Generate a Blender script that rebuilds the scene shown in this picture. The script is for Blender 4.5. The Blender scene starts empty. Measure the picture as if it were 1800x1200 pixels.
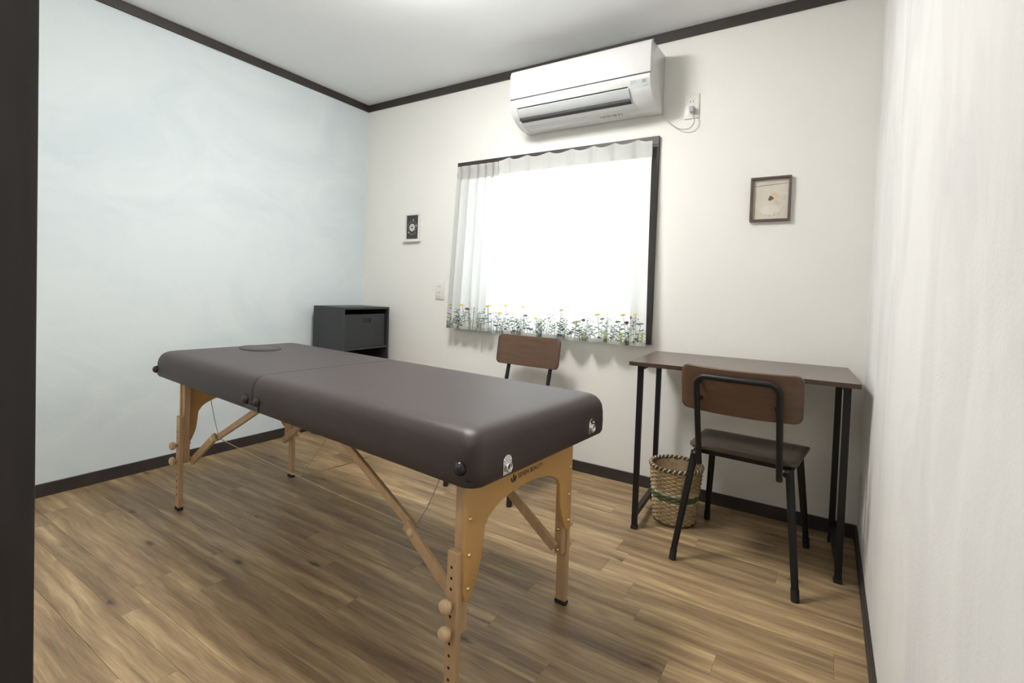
import bpy, bmesh, math, random
from mathutils import Vector, Matrix
random.seed(7)
D = bpy.data
C = bpy.context.scene.collection
PI = math.pi

# ------------------------------------------------------------------ camera
cam_data = D.cameras.new('camera')
cam = D.objects.new('camera', cam_data)
C.objects.link(cam)
bpy.context.scene.camera = cam
cam_data.sensor_fit = 'HORIZONTAL'
cam_data.sensor_width = 36.0
cam_data.lens = 873.8 * 36.0 / 1800.0
cam_data.shift_y = -65.75 / 1800.0
cam_data.clip_start = 0.02
yaw, pitch, roll = -0.5660, -0.0273, 0.0351
fw = Vector((math.sin(yaw) * math.cos(pitch), math.cos(yaw) * math.cos(pitch), math.sin(pitch)))
r0 = Vector((math.cos(yaw), -math.sin(yaw), 0))
u0 = r0.cross(fw)
rt = math.cos(roll) * r0 + math.sin(roll) * u0
up = -math.sin(roll) * r0 + math.cos(roll) * u0
M = Matrix((rt, up, -fw)).transposed().to_4x4()
M.translation = Vector((3.0314, -2.6312, 1.0295))
cam.matrix_world = M

# ------------------------------------------------------------------ light
world = D.worlds.new('overcast_daylight')
bpy.context.scene.world = world
world.use_nodes = True
bg = world.node_tree.nodes['Background']
bg.inputs[0].default_value = (0.93, 0.97, 1.0, 1)
bg.inputs[1].default_value = 3.6
vs = bpy.context.scene.view_settings
bpy.context.scene.display_settings.display_device = 'sRGB'
vs.view_transform = 'Standard'
vs.look = 'None'
vs.gamma = 1.0
vs.use_curve_mapping = False
vs.exposure = 0.72
LAMP = 46.0
# daylight guide in the window opening (portal for the sky, adds no light of its own)
pd = D.lights.new('window_portal', 'AREA')
pd.shape = 'RECTANGLE'; pd.size = 1.24; pd.size_y = 1.02
pd.cycles.is_portal = True
po = D.objects.new('window_portal', pd); C.objects.link(po)
po.location = (1.577, 0.16, 1.31)
po.rotation_euler = (-PI / 2, 0, 0)

# unseen fill light added behind the camera to lift the near floor
hd = D.lights.new('passage_fill', 'AREA'); hd.shape = 'DISK'; hd.size = 0.35; hd.energy = 6.0; hd.color = (1.0, 0.97, 0.93)
ho = D.objects.new('passage_fill', hd); C.objects.link(ho); ho.location = (2.55, -3.20, 2.385)

# ------------------------------------------------------------------ materials
def srgb(r, g, b):
    f = lambda c: (c / 255 / 12.92) if c / 255 <= 0.04045 else ((c / 255 + 0.055) / 1.055) ** 2.4
    return (f(r), f(g), f(b), 1)

def new_mat(name):
    m = D.materials.new(name); m.use_nodes = True
    nt = m.node_tree; n = nt.nodes; b = n['Principled BSDF']
    return m, nt, n, b

def L(nt, a, b): nt.links.new(a, b)

def plain(name, col, rough=0.5, metal=0.0, spec=0.5, var=0.06, scale=30, bump=0.0, bscale=200, coat=0.0, stretch=(1, 1, 1), detail=4):
    m, nt, n, b = new_mat(name)
    tc = n.new('ShaderNodeTexCoord'); mp = n.new('ShaderNodeMapping'); mp.inputs['Scale'].default_value = stretch
    L(nt, tc.outputs['Object'], mp.inputs[0])
    no = n.new('ShaderNodeTexNoise'); no.inputs['Scale'].default_value = scale; no.inputs['Detail'].default_value = detail
    L(nt, mp.outputs[0], no.inputs[0])
    r = n.new('ShaderNodeValToRGB')
    c = Vector(col[:3])
    r.color_ramp.elements[0].position = 0.3; r.color_ramp.elements[1].position = 0.7
    r.color_ramp.elements[0].color = (*(c * (1 - var)), 1)
    r.color_ramp.elements[1].color = (*[min(1, x) for x in c * (1 + var)], 1)
    L(nt, no.outputs[0], r.inputs[0]); L(nt, r.outputs[0], b.inputs['Base Color'])
    b.inputs['Roughness'].default_value = rough
    b.inputs['Metallic'].default_value = metal
    b.inputs['Specular IOR Level'].default_value = spec
    b.inputs['Coat Weight'].default_value = coat
    if bump:
        n2 = n.new('ShaderNodeTexNoise'); n2.inputs['Scale'].default_value = bscale; n2.inputs['Detail'].default_value = 3
        L(nt, mp.outputs[0], n2.inputs[0])
        bp = n.new('ShaderNodeBump'); bp.inputs['Strength'].default_value = bump; bp.inputs['Distance'].default_value = 0.002
        L(nt, n2.outputs[0], bp.inputs['Height']); L(nt, bp.outputs[0], b.inputs['Normal'])
    return m

def wallpaper(name, base, patch, amount, scale, stretch=(1, 1, 1), bump=0.25):
    """matt plaster-look wallpaper with cloudy trowel marks"""
    m, nt, n, b = new_mat(name)
    tc = n.new('ShaderNodeTexCoord'); mp = n.new('ShaderNodeMapping'); mp.inputs['Scale'].default_value = stretch
    L(nt, tc.outputs['Object'], mp.inputs[0])
    a = n.new('ShaderNodeTexNoise'); a.inputs['Scale'].default_value = scale; a.inputs['Detail'].default_value = 7
    a.inputs['Roughness'].default_value = 0.62; a.inputs['Distortion'].default_value = 0.9
    L(nt, mp.outputs[0], a.inputs[0])
    r = n.new('ShaderNodeValToRGB'); r.color_ramp.elements[0].position = 0.42; r.color_ramp.elements[1].position = 0.68
    r.color_ramp.elements[0].color = (0, 0, 0, 1); r.color_ramp.elements[1].color = (amount, amount, amount, 1)
    L(nt, a.outputs[0], r.inputs[0])
    mx = n.new('ShaderNodeMix'); mx.data_type = 'RGBA'
    mx.inputs[6].default_value = base; mx.inputs[7].default_value = patch
    L(nt, r.outputs[0], mx.inputs[0]); L(nt, mx.outputs[2], b.inputs['Base Color'])
    b.inputs['Roughness'].default_value = 0.85; b.inputs['Specular IOR Level'].default_value = 0.25
    n2 = n.new('ShaderNodeTexNoise'); n2.inputs['Scale'].default_value = 160; n2.inputs['Detail'].default_value = 4
    L(nt, tc.outputs['Object'], n2.inputs[0])
    bp = n.new('ShaderNodeBump'); bp.inputs['Strength'].default_value = bump; bp.inputs['Distance'].default_value = 0.002
    L(nt, n2.outputs[0], bp.inputs['Height']); L(nt, bp.outputs[0], b.inputs['Normal'])
    return m

def plank_mat():
    m, nt, n, b = new_mat('rustic_plank')
    tc = n.new('ShaderNodeTexCoord'); oi = n.new('ShaderNodeObjectInfo')
    mul = n.new('ShaderNodeMath'); mul.operation = 'MULTIPLY'; mul.inputs[1].default_value = 37.0
    L(nt, oi.outputs['Random'], mul.inputs[0])
    add = n.new('ShaderNodeVectorMath'); add.operation = 'ADD'
    L(nt, tc.outputs['Object'], add.inputs[0]); L(nt, mul.outputs[0], add.inputs[1])
    # bend the grain a little
    wv = n.new('ShaderNodeTexNoise'); wv.inputs['Scale'].default_value = 3.0; wv.inputs['Detail'].default_value = 2
    L(nt, add.outputs[0], wv.inputs[0])
    wsub = n.new('ShaderNodeVectorMath'); wsub.operation = 'MULTIPLY_ADD'
    wsub.inputs[1].default_value = (0.0, 0.035, 0.0)
    L(nt, wv.outputs['Color'], wsub.inputs[0]); L(nt, add.outputs[0], wsub.inputs[2])
    mp = n.new('ShaderNodeMapping'); mp.inputs['Scale'].default_value = (1.1, 15, 1)
    L(nt, wsub.outputs[0], mp.inputs[0])
    g = n.new('ShaderNodeTexNoise'); g.inputs['Scale'].default_value = 1.6; g.inputs['Detail'].default_value = 6; g.inputs['Roughness'].default_value = 0.6
    L(nt, mp.outputs[0], g.inputs[0])
    ramp = n.new('ShaderNodeValToRGB')
    e = ramp.color_ramp.elements
    e[0].position = 0.27; e[0].color = srgb(118, 95, 69)
    e[1].position = 0.72; e[1].color = srgb(206, 180, 138)
    x = e.new(0.42); x.color = srgb(146, 121, 90)
    x = e.new(0.54); x.color = srgb(168, 142, 106)
    L(nt, g.outputs[0], ramp.inputs[0])
    # fine pores
    mp2 = n.new('ShaderNodeMapping'); mp2.inputs['Scale'].default_value = (6, 160, 1)
    L(nt, wsub.outputs[0], mp2.inputs[0])
    g2 = n.new('ShaderNodeTexNoise'); g2.inputs['Scale'].default_value = 2.0; g2.inputs['Detail'].default_value = 3
    L(nt, mp2.outputs[0], g2.inputs[0])
    r2 = n.new('ShaderNodeValToRGB'); r2.color_ramp.elements[0].position = 0.3; r2.color_ramp.elements[0].color = (0.78, 0.78, 0.78, 1)
    r2.color_ramp.elements[1].position = 0.62; r2.color_ramp.elements[1].color = (1.04, 1.04, 1.04, 1)
    L(nt, g2.outputs[0], r2.inputs[0])
    m1 = n.new('ShaderNodeMix'); m1.data_type = 'RGBA'; m1.blend_type = 'MULTIPLY'; m1.inputs[0].default_value = 1
    L(nt, ramp.outputs[0], m1.inputs[6]); L(nt, r2.outputs[0], m1.inputs[7])
    # per plank tone
    tone = n.new('ShaderNodeMapRange'); tone.inputs['To Min'].default_value = 0.82; tone.inputs['To Max'].default_value = 1.04
    L(nt, oi.outputs['Random'], tone.inputs[0])
    m2 = n.new('ShaderNodeMix'); m2.data_type = 'RGBA'; m2.blend_type = 'MULTIPLY'; m2.inputs[0].default_value = 1
    L(nt, m1.outputs[2], m2.inputs[6]); L(nt, tone.outputs[0], m2.inputs[7])
    # long pale and dark streaks along the boards
    mp4 = n.new('ShaderNodeMapping'); mp4.inputs['Scale'].default_value = (1.7, 42, 1)
    L(nt, wsub.outputs[0], mp4.inputs[0])
    g4 = n.new('ShaderNodeTexNoise'); g4.inputs['Scale'].default_value = 1.5; g4.inputs['Detail'].default_value = 4; g4.inputs['Roughness'].default_value = 0.55
    L(nt, mp4.outputs[0], g4.inputs[0])
    r4 = n.new('ShaderNodeValToRGB'); r4.color_ramp.elements[0].position = 0.27; r4.color_ramp.elements[0].color = (0.50, 0.47, 0.44, 1)
    r4.color_ramp.elements[1].position = 0.74; r4.color_ramp.elements[1].color = (1.22, 1.22, 1.2, 1)
    q4 = r4.color_ramp.elements.new(0.38); q4.color = (0.92, 0.92, 0.92, 1)
    q5 = r4.color_ramp.elements.new(0.60); q5.color = (1.0, 1.0, 1.0, 1)
    L(nt, g4.outputs[0], r4.inputs[0])
    m4 = n.new('ShaderNodeMix'); m4.data_type = 'RGBA'; m4.blend_type = 'MULTIPLY'; m4.inputs[0].default_value = 1
    L(nt, m2.outputs[2], m4.inputs[6]); L(nt, r4.outputs[0], m4.inputs[7])
    # knots with ragged edges
    kn = n.new('ShaderNodeTexNoise'); kn.inputs['Scale'].default_value = 45; kn.inputs['Detail'].default_value = 3
    L(nt, add.outputs[0], kn.inputs[0])
    km = n.new('ShaderNodeVectorMath'); km.operation = 'MULTIPLY_ADD'; km.inputs[1].default_value = (0.05, 0.02, 0)
    L(nt, kn.outputs['Color'], km.inputs[0]); L(nt, add.outputs[0], km.inputs[2])
    mp3 = n.new('ShaderNodeMapping'); mp3.inputs['Scale'].default_value = (3.2, 9.5, 1)
    L(nt, km.outputs[0], mp3.inputs[0])
    vo = n.new('ShaderNodeTexVoronoi'); vo.inputs['Scale'].default_value = 1.0
    L(nt, mp3.outputs[0], vo.inputs[0])
    kr = n.new('ShaderNodeValToRGB'); kr.color_ramp.elements[0].position = 0.05; kr.color_ramp.elements[0].color = (0.8, 0.8, 0.8, 1)
    kr.color_ramp.elements[1].position = 0.16; kr.color_ramp.elements[1].color = (0, 0, 0, 1)
    q6 = kr.color_ramp.elements.new(0.085); q6.color = (0.35, 0.35, 0.35, 1)
    L(nt, vo.outputs['Distance'], kr.inputs[0])
    m3 = n.new('ShaderNodeMix'); m3.data_type = 'RGBA'
    m3.inputs[7].default_value = srgb(58, 42, 30)
    L(nt, kr.outputs[0], m3.inputs[0]); L(nt, m4.outputs[2], m3.inputs[6])
    L(nt, m3.outputs[2], b.inputs['Base Color'])
    b.inputs['Roughness'].default_value = 0.42; b.inputs['Specular IOR Level'].default_value = 0.4
    bp = n.new('ShaderNodeBump'); bp.inputs['Strength'].default_value = 0.12; bp.inputs['Distance'].default_value = 0.001
    L(nt, g2.outputs[0], bp.inputs['Height']); L(nt, bp.outputs[0], b.inputs['Normal'])
    return m

def curtain_mat(name='white_voile', tr=0.9):
    m, nt, n, b = new_mat(name)
    n.remove(b)
    out = n['Material Output']
    d = n.new('ShaderNodeBsdfDiffuse'); d.inputs[0].default_value = (0.78, 0.78, 0.75, 1)
    t = n.new('ShaderNodeBsdfTranslucent'); t.inputs[0].default_value = (tr, tr, tr * .98, 1)
    mx = n.new('ShaderNodeMixShader'); mx.inputs[0].default_value = 0.5
    tc = n.new('ShaderNodeTexCoord'); no = n.new('ShaderNodeTexNoise'); no.inputs['Scale'].default_value = 400
    L(nt, tc.outputs['Object'], no.inputs[0])
    bp = n.new('ShaderNodeBump'); bp.inputs['Strength'].default_value = 0.15; bp.inputs['Distance'].default_value = 0.001
    L(nt, no.outputs[0], bp.inputs['Height']); L(nt, bp.outputs[0], d.inputs['Normal'])
    L(nt, d.outputs[0], mx.inputs[1]); L(nt, t.outputs[0], mx.inputs[2]); L(nt, mx.outputs[0], out.inputs[0])
    return m

def emit_mat(name, col, s):
    m, nt, n, b = new_mat(name)
    b.inputs['Base Color'].default_value = col
    b.inputs['Emission Color'].default_value = col
    b.inputs['Emission Strength'].default_value = s
    return m

def glass_mat():
    m, nt, n, b = new_mat('window_glass')
    n.remove(b); out = n['Material Output']
    t = n.new('ShaderNodeBsdfTransparent'); t.inputs[0].default_value = (0.93, 0.96, 0.95, 1)
    g = n.new('ShaderNodeBsdfGlossy'); g.inputs['Roughness'].default_value = 0.02
    mx = n.new('ShaderNodeMixShader'); mx.inputs[0].default_value = 0.06
    L(nt, t.outputs[0], mx.inputs[1]); L(nt, g.outputs[0], mx.inputs[2]); L(nt, mx.outputs[0], out.inputs[0])
    return m

M_LEFT = wallpaper('pale_blue_plaster', (0.68, 0.735, 0.745, 1), (0.58, 0.65, 0.68, 1), 0.75, 1.5, (1, 1, 1.6))
M_BACK = wallpaper('warm_white_wallpaper', (0.80, 0.79, 0.745, 1), (0.78, 0.765, 0.72, 1), 0.6, 2.0)
M_RIGHT = wallpaper('grey_white_plaster', (0.80, 0.79, 0.76, 1), (0.66, 0.65, 0.64, 1), 0.7, 2.3, (1, 1.5, 0.8))
M_CEIL = wallpaper('ceiling_paper', (0.87, 0.885, 0.90, 1), (0.85, 0.865, 0.88, 1), 0.5, 2.0, bump=0.35)
M_HALL = wallpaper('hall_wallpaper', (0.6, 0.59, 0.56, 1), (0.55, 0.54, 0.52, 1), 0.5, 2.0)
M_TRIM = plain('dark_brown_trim', srgb(52, 46, 44), 0.5, var=0.18, scale=8, stretch=(1, 1, 1))
M_JAMB = plain('dark_door_wood', srgb(46, 41, 40), 0.55, var=0.15, scale=12, stretch=(6, 6, .6))
M_PLANK = plank_mat()
M_SUB = plain('floor_joint', srgb(92, 73, 54), 0.8)
M_LEATHER = plain('brown_leatherette', (0.043, 0.031, 0.030, 1), 0.45, var=0.04, scale=5, bump=0.12, bscale=260, spec=0.42)
M_PIPE = plain('dark_brown_seam', (0.028, 0.021, 0.02, 1), 0.55)
M_BEECH = plain('beech_wood', srgb(192, 160, 122), 0.42, var=0.10, scale=14, stretch=(4, 4, .5))
M_PLY = plain('varnished_birch_plywood', srgb(200, 158, 98), 0.36, var=0.07, scale=5, stretch=(1, 1, 3))
M_KNOB = plain('turned_wood_knob', srgb(214, 186, 148), 0.4)
M_HOLE = plain('drilled_hole', (0.012, 0.008, 0.006, 1), 0.9)
M_BLACKP = plain('black_plastic', (0.012, 0.012, 0.013, 1), 0.28)
M_RUBBER = plain('black_rubber', (0.012, 0.011, 0.011, 1), 0.7)
M_CHROME = plain('nickel_plate', (0.75, 0.75, 0.76, 1), 0.16, metal=1.0)
M_BRASS = plain('brass_screw', (0.85, 0.65, 0.35, 1), 0.22, metal=1.0)
M_CORD = plain('beige_cord', srgb(196, 182, 150), 0.6)
M_INK = plain('dark_brown_print', srgb(58, 38, 18), 0.6)
M_STEEL = plain('black_powder_coated_steel', (0.008, 0.0078, 0.008, 1), 0.42, spec=0.35, bump=0.05, bscale=500)
M_WALNUT = plain('walnut_laminate', srgb(98, 84, 74), 0.33, spec=0.9, var=0.22, scale=9, stretch=(1.0, 12, 6), bump=0.05, bscale=30)
M_WALEDGE = plain('walnut_edge', srgb(66, 48, 38), 0.45, var=0.1)
M_BACKW = plain('brown_backrest_veneer', srgb(88, 65, 48), 0.42, var=0.16, scale=7, stretch=(1, 6, 8), bump=0.04, bscale=40)
M_SEATW = plain('dark_seat_veneer', srgb(68, 57, 48), 0.38, var=0.16, scale=7, stretch=(1, 6, 8))
M_CAB = plain('charcoal_board', srgb(47, 50, 51), 0.5, var=0.05, scale=12)
M_BIN = plain('charcoal_bin', srgb(42, 43, 45), 0.6, var=0.04)
M_BINH = plain('bin_handle_recess', srgb(14, 24, 26), 0.5)
M_AC = plain('white_appliance_plastic', (0.66, 0.66, 0.645, 1), 0.22, var=0.01, spec=0.5)
M_ACG = plain('pale_grey_plastic', (0.50, 0.52, 0.52, 1), 0.3, var=0.01)
M_DARK = plain('dark_slot', (0.03, 0.03, 0.03, 1), 0.7)
M_GREYM = plain('grey_marking', (0.30, 0.30, 0.29, 1), 0.6)
M_PLATE = plain('white_switch_plate', (0.74, 0.73, 0.69, 1), 0.3, var=0.01)
M_SLOT = plain('socket_slot', (0.05, 0.05, 0.05, 1), 0.6)
M_WIRE = plain('grey_cable', (0.42, 0.41, 0.38, 1), 0.45)
M_CURT = curtain_mat(); M_CURT2 = curtain_mat('gathered_voile', 0.50); M_TAPE = curtain_mat('heading_cloth', 0.16)
M_GLASS = glass_mat()
M_ALU = plain('dark_bronze_aluminium', srgb(44, 40, 38), 0.4)
M_STALK = plain('grey_green_thread', srgb(112, 122, 112), 0.7)
M_STALKD = plain('dark_green_thread', srgb(72, 84, 78), 0.7)
M_LIME = plain('lime_thread', srgb(170, 186, 96), 0.7)
M_YEL = plain('yellow_thread', srgb(226, 210, 88), 0.7)
M_RED = plain('maroon_thread', srgb(120, 52, 68), 0.7)
M_LAMP = emit_mat('lamp_cover', (1.0, 0.985, 0.962, 1), LAMP)
M_WFR = plain('white_painted_frame', (0.70, 0.69, 0.66, 1), 0.4)
M_ART1 = plain('charcoal_print', srgb(58, 57, 54), 0.6, var=0.2, scale=40)
M_ART1W = plain('white_print', (0.75, 0.75, 0.72, 1), 0.6)
M_ART1G = plain('grey_print', (0.27, 0.27, 0.26, 1), 0.6)
M_BFR = plain('dark_wood_frame', srgb(88, 74, 64), 0.45, var=0.2, scale=10)
M_PAPER = plain('cream_paper', srgb(204, 196, 182), 0.6, var=0.07, scale=18)
M_PAPERD = plain('taupe_print', srgb(196, 186, 170), 0.6, var=0.1, scale=30)
M_BRN = plain('brown_print', srgb(104, 74, 40), 0.6)
M_TAN = plain('tan_print', srgb(204, 184, 156), 0.6)
M_SAGE = plain('sage_print', srgb(186, 190, 172), 0.6)
M_STRAW = plain('straw_weave', srgb(170, 148, 110), 0.65, var=0.22, scale=60)
M_STRAWL = plain('pale_straw_weave', srgb(190, 178, 148), 0.65, var=0.15, scale=60)
M_STRAWG = plain('green_straw_weave', srgb(88, 98, 62), 0.65, var=0.25, scale=60)
M_STRAWD = plain('brown_straw_weave', srgb(84, 60, 42), 0.65, var=0.2, scale=60)

# ------------------------------------------------------------------ helpers
def obj(name, bm, mat, parent=None, smooth=False, loc=None, rot=None, angle=None):
    me = D.meshes.new(name)
    bmesh.ops.recalc_face_normals(bm, faces=bm.faces)
    bm.to_mesh(me); bm.free()
    mats = mat if isinstance(mat, (list, tuple)) else [mat]
    for x in mats: me.materials.append(x)
    if smooth:
        for p in me.polygons: p.use_smooth = True
        if angle is not None:
            try: me.set_sharp_from_angle(angle=math.radians(angle))
            except Exception: pass
    o = D.objects.new(name, me); C.objects.link(o)
    if parent: o.parent = parent
    if loc is not None: o.location = loc
    if rot is not None: o.rotation_euler = rot
    return o

def thing(name, label, cat, loc=(0, 0, 0), rz=0, group=None):
    o = D.objects.new(name, None); C.objects.link(o)
    o.location = loc; o.rotation_euler = (0, 0, rz); o.empty_display_size = 0.1
    o['label'] = label; o['category'] = cat
    if group: o['group'] = group
    return o

def tag(o, label, cat, group=None):
    o['label'] = label; o['category'] = cat
    if group: o['group'] = group
    return o

def struct(name, bm, mat, parent=None, **k):
    o = obj(name, bm, mat, parent, **k)
    if not parent: o['kind'] = 'structure'
    return o

def box(bm, lo, hi, bevel=0.0, seg=2, rot=None, mi=0):
    lo = Vector(lo); hi = Vector(hi); c = (lo + hi) / 2; s = hi - lo
    t = bmesh.new()
    bmesh.ops.create_cube(t, size=1)
    for v in t.verts: v.co = Vector((v.co.x * s.x, v.co.y * s.y, v.co.z * s.z))
    if bevel: bmesh.ops.bevel(t, geom=list(t.edges), offset=bevel, segments=seg, profile=0.5, affect='EDGES')
    mt = Matrix.Translation(c) @ (rot.to_4x4() if rot else Matrix.Identity(4))
    merge(bm, t, mt, mi)

def merge(bm, t, mt=None, mi=0):
    vm = {}
    for v in t.verts: vm[v] = bm.verts.new(mt @ v.co if mt else v.co)
    for f in t.faces:
        try:
            g = bm.faces.new([vm[v] for v in f.verts]); g.material_index = mi; g.smooth = f.smooth
        except ValueError: pass
    t.free()

def beam(bm, a, b, w, h, bevel=0.0, upv=(0, 0, 1), mi=0):
    """rectangular bar from a to b, w across, h along the up vector"""
    a = Vector(a); b = Vector(b); d = (b - a); l = d.length; x = d.normalized()
    u = Vector(upv); y = u.cross(x).normalized(); z = x.cross(y)
    t = bmesh.new(); bmesh.ops.create_cube(t, size=1)
    for v in t.verts: v.co = Vector((v.co.x * l, v.co.y * w, v.co.z * h))
    if bevel: bmesh.ops.bevel(t, geom=list(t.edges), offset=bevel, segments=2, profile=0.5, affect='EDGES')
    mt = Matrix((x, y, z)).transposed().to_4x4(); mt.translation = (a + b) / 2
    merge(bm, t, mt, mi)

def tube(bm, pts, r, seg=8, closed=False, caps=True, mi=0, rad=None):
    pts = [Vector(p) for p in pts]; n = len(pts)
    rings = []; prev = None
    for i, p in enumerate(pts):
        if closed: t = (pts[(i + 1) % n] - pts[i - 1]).normalized()
        else: t = (pts[min(i + 1, n - 1)] - pts[max(i - 1, 0)]).normalized()
        if prev is None:
            a = Vector((0, 0, 1)) if abs(t.z) < 0.9 else Vector((1, 0, 0))
            u = a.cross(t).normalized()
        else:
            u = (prev - t * prev.dot(t)).normalized()
        prev = u; v = t.cross(u)
        rr = rad[i] if rad else r
        rings.append([bm.verts.new(p + (u * math.cos(k * 2 * PI / seg) + v * math.sin(k * 2 * PI / seg)) * rr) for k in range(seg)])
    m = n if closed else n - 1
    for i in range(m):
        A, B = rings[i], rings[(i + 1) % n]
        for k in range(seg):
            f = bm.faces.new((A[k], A[(k + 1) % seg], B[(k + 1) % seg], B[k])); f.smooth = True; f.material_index = mi
    if caps and not closed:
        f = bm.faces.new(rings[0]); f.material_index = mi
        f = bm.faces.new(rings[-1]); f.material_index = mi

def lathe(bm, prof, c=(0, 0, 0), seg=24, axis='z', mi=0, mt=None):
    """prof: list of (radius, height); closed at ends with r=0"""
    rings = []
    for r, h in prof:
        if r < 1e-6:
            rings.append([bm.verts.new((0, 0, h))])
        else:
            rings.append([bm.verts.new((r * math.cos(k * 2 * PI / seg), r * math.sin(k * 2 * PI / seg), h)) for k in range(seg)])
    for A, B in zip(rings, rings[1:]):
        for k in range(seg):
            q = []
            if len(A) == 1 and len(B) == 1: continue
            if len(A) == 1: q = [A[0], B[(k + 1) % seg], B[k]]
            elif len(B) == 1: q = [A[k], A[(k + 1) % seg], B[0]]
            else: q = [A[k], A[(k + 1) % seg], B[(k + 1) % seg], B[k]]
            f = bm.faces.new(q); f.smooth = True; f.material_index = mi
    R = Matrix.Identity(4)
    if axis == 'x': R = Matrix.Rotation(PI / 2, 4, 'Y')
    if axis == '-y': R = Matrix.Rotation(PI / 2, 4, 'X')
    if axis == 'y': R = Matrix.Rotation(-PI / 2, 4, 'X')
    T = mt if mt else Matrix.Translation(Vector(c)) @ R
    for ring in rings:
        for v in ring: v.co = T @ v.co

def prism(bm, pts, axis, a, b, mi=0, bevel=0.0):
    """closed outline extruded from a to b along axis; pts are the two other coordinates in xyz order"""
    def P(p, h):
        if axis == 'x': return (h, p[0], p[1])
        if axis == 'y': return (p[0], h, p[1])
        return (p[0], p[1], h)
    t = bmesh.new()
    A = [t.verts.new(P(p, a)) for p in pts]; B = [t.verts.new(P(p, b)) for p in pts]
    t.faces.new(A); t.faces.new(list(reversed(B)))
    n = len(pts)
    for i in range(n): t.faces.new((A[i], A[(i + 1) % n], B[(i + 1) % n], B[i]))
    bmesh.ops.recalc_face_normals(t, faces=t.faces)
    if bevel:
        es = [e for e in t.edges if len(e.link_faces) == 2 and e.calc_face_angle(0) > 0.6]
        bmesh.ops.bevel(t, geom=es, offset=bevel, segments=2, profile=0.5, affect='EDGES')
    merge(bm, t, None, mi)

def disc(bm, c, r, axis='y', d=0.001, seg=12, sx=1, sz=1, rot=0, mi=0):
    pts = []
    for k in range(seg):
        a = 2 * PI * k / seg; x = math.cos(a) * r * sx; z = math.sin(a) * r * sz
        pts.append((c[0] + x * math.cos(rot) - z * math.sin(rot), c[2] + x * math.sin(rot) + z * math.cos(rot)))
    prism(bm, pts, 'y', c[1] - d, c[1], mi)

def nb(): return bmesh.new()

# ------------------------------------------------------------------ room shell
W, H = 3.18, 2.40
FY = -2.50          # room side of the front wall
HY = -3.75          # end of the passage behind the camera
bm = nb(); box(bm, (-.15, HY - .1, -.12), (W + .15, .14, -.010)); floor = struct('floor', bm, M_SUB)
# individually laid planks, three widths in turn
y = 0.0; row = 0; widths = [0.118, 0.082, 0.100]; mesh_cache = {}; npl = 0
while y > HY + 0.01:
    w = widths[row % 3]
    if y - w < HY: w = y - HY
    x = -random.uniform(0.05, 0.85)
    while x < W:
        ln = random.choice((0.9, 0.9, 0.6, 1.2))
        a = max(0.0, x); b_ = min(W, x + ln)
        if b_ - a > 0.03:
            key = (round(w, 3), round(b_ - a, 3))
            if key not in mesh_cache:
                t = nb(); box(t, (-(b_ - a) / 2 + .0002, -w / 2 + .0002, -.010), ((b_ - a) / 2 - .0002, w / 2 - .0002, 0))
                es = [e for e in t.edges if all(v.co.z > -.001 for v in e.verts)]
                bmesh.ops.bevel(t, geom=es, offset=0.0005, segments=1, affect='EDGES')
                me = D.meshes.new('plank'); bmesh.ops.recalc_face_normals(t, faces=t.faces); t.to_mesh(me); t.free(); me.materials.append(M_PLANK); mesh_cache[key] = me
            o = D.objects.new('plank', mesh_cache[key]); C.objects.link(o)
            o.parent = floor; o.location = ((a + b_) / 2, y - w / 2, 0); npl += 1
        x += ln
    y -= w; row += 1

bm = nb(); box(bm, (-.15, HY - .1, H), (W + .15, .14, H + .1)); struct('ceiling', bm, M_CEIL)
bm = nb(); box(bm, (-.12, HY, -.01), (0, .0, H)); struct('wall_left', bm, M_LEFT)
bm = nb(); box(bm, (W, HY, -.01), (W + .12, .0, H)); struct('wall_right', bm, M_RIGHT)
WX0, WX1, WZ0, WZ1 = 0.945, 2.205, 0.80, 1.822
bm = nb()
box(bm, (-.12, 0, -.01), (WX0, .14, H)); box(bm, (WX1, 0, -.01), (W + .12, .14, H))
box(bm, (WX0, 0, -.01), (WX1, .14, WZ0)); box(bm, (WX0, 0, WZ1), (WX1, .14, H))
struct('wall_back', bm, M_BACK)
DX0, DX1 = 2.33, 3.155
bm = nb()
box(bm, (0, FY - .10, -.0), (DX0 - .035, FY, H)); box(bm, (DX0 - .035, FY - .10, 2.03), (W, FY, H))
struct('wall_front', bm, M_RIGHT)
bm = nb(); box(bm, (-.12, HY - .1, -.01), (W + .12, HY, H)); struct('wall_hall', bm, M_HALL)
bm = nb()
box(bm, (DX0 - .035, FY - .14, 0), (DX0, FY + .042, 2.03), 0.002)
box(bm, (DX1, FY - .14, 0), (W, FY + .0, 2.03), 0.002)
box(bm, (DX0 - .035, FY - .14, 2.03), (W, FY + .042, 2.065), 0.002)
box(bm, (DX0 - .075, FY, 0), (DX0 - .033, FY + .012, 2.065), 0.002)
struct('trim_1', bm, M_JAMB)
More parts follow.
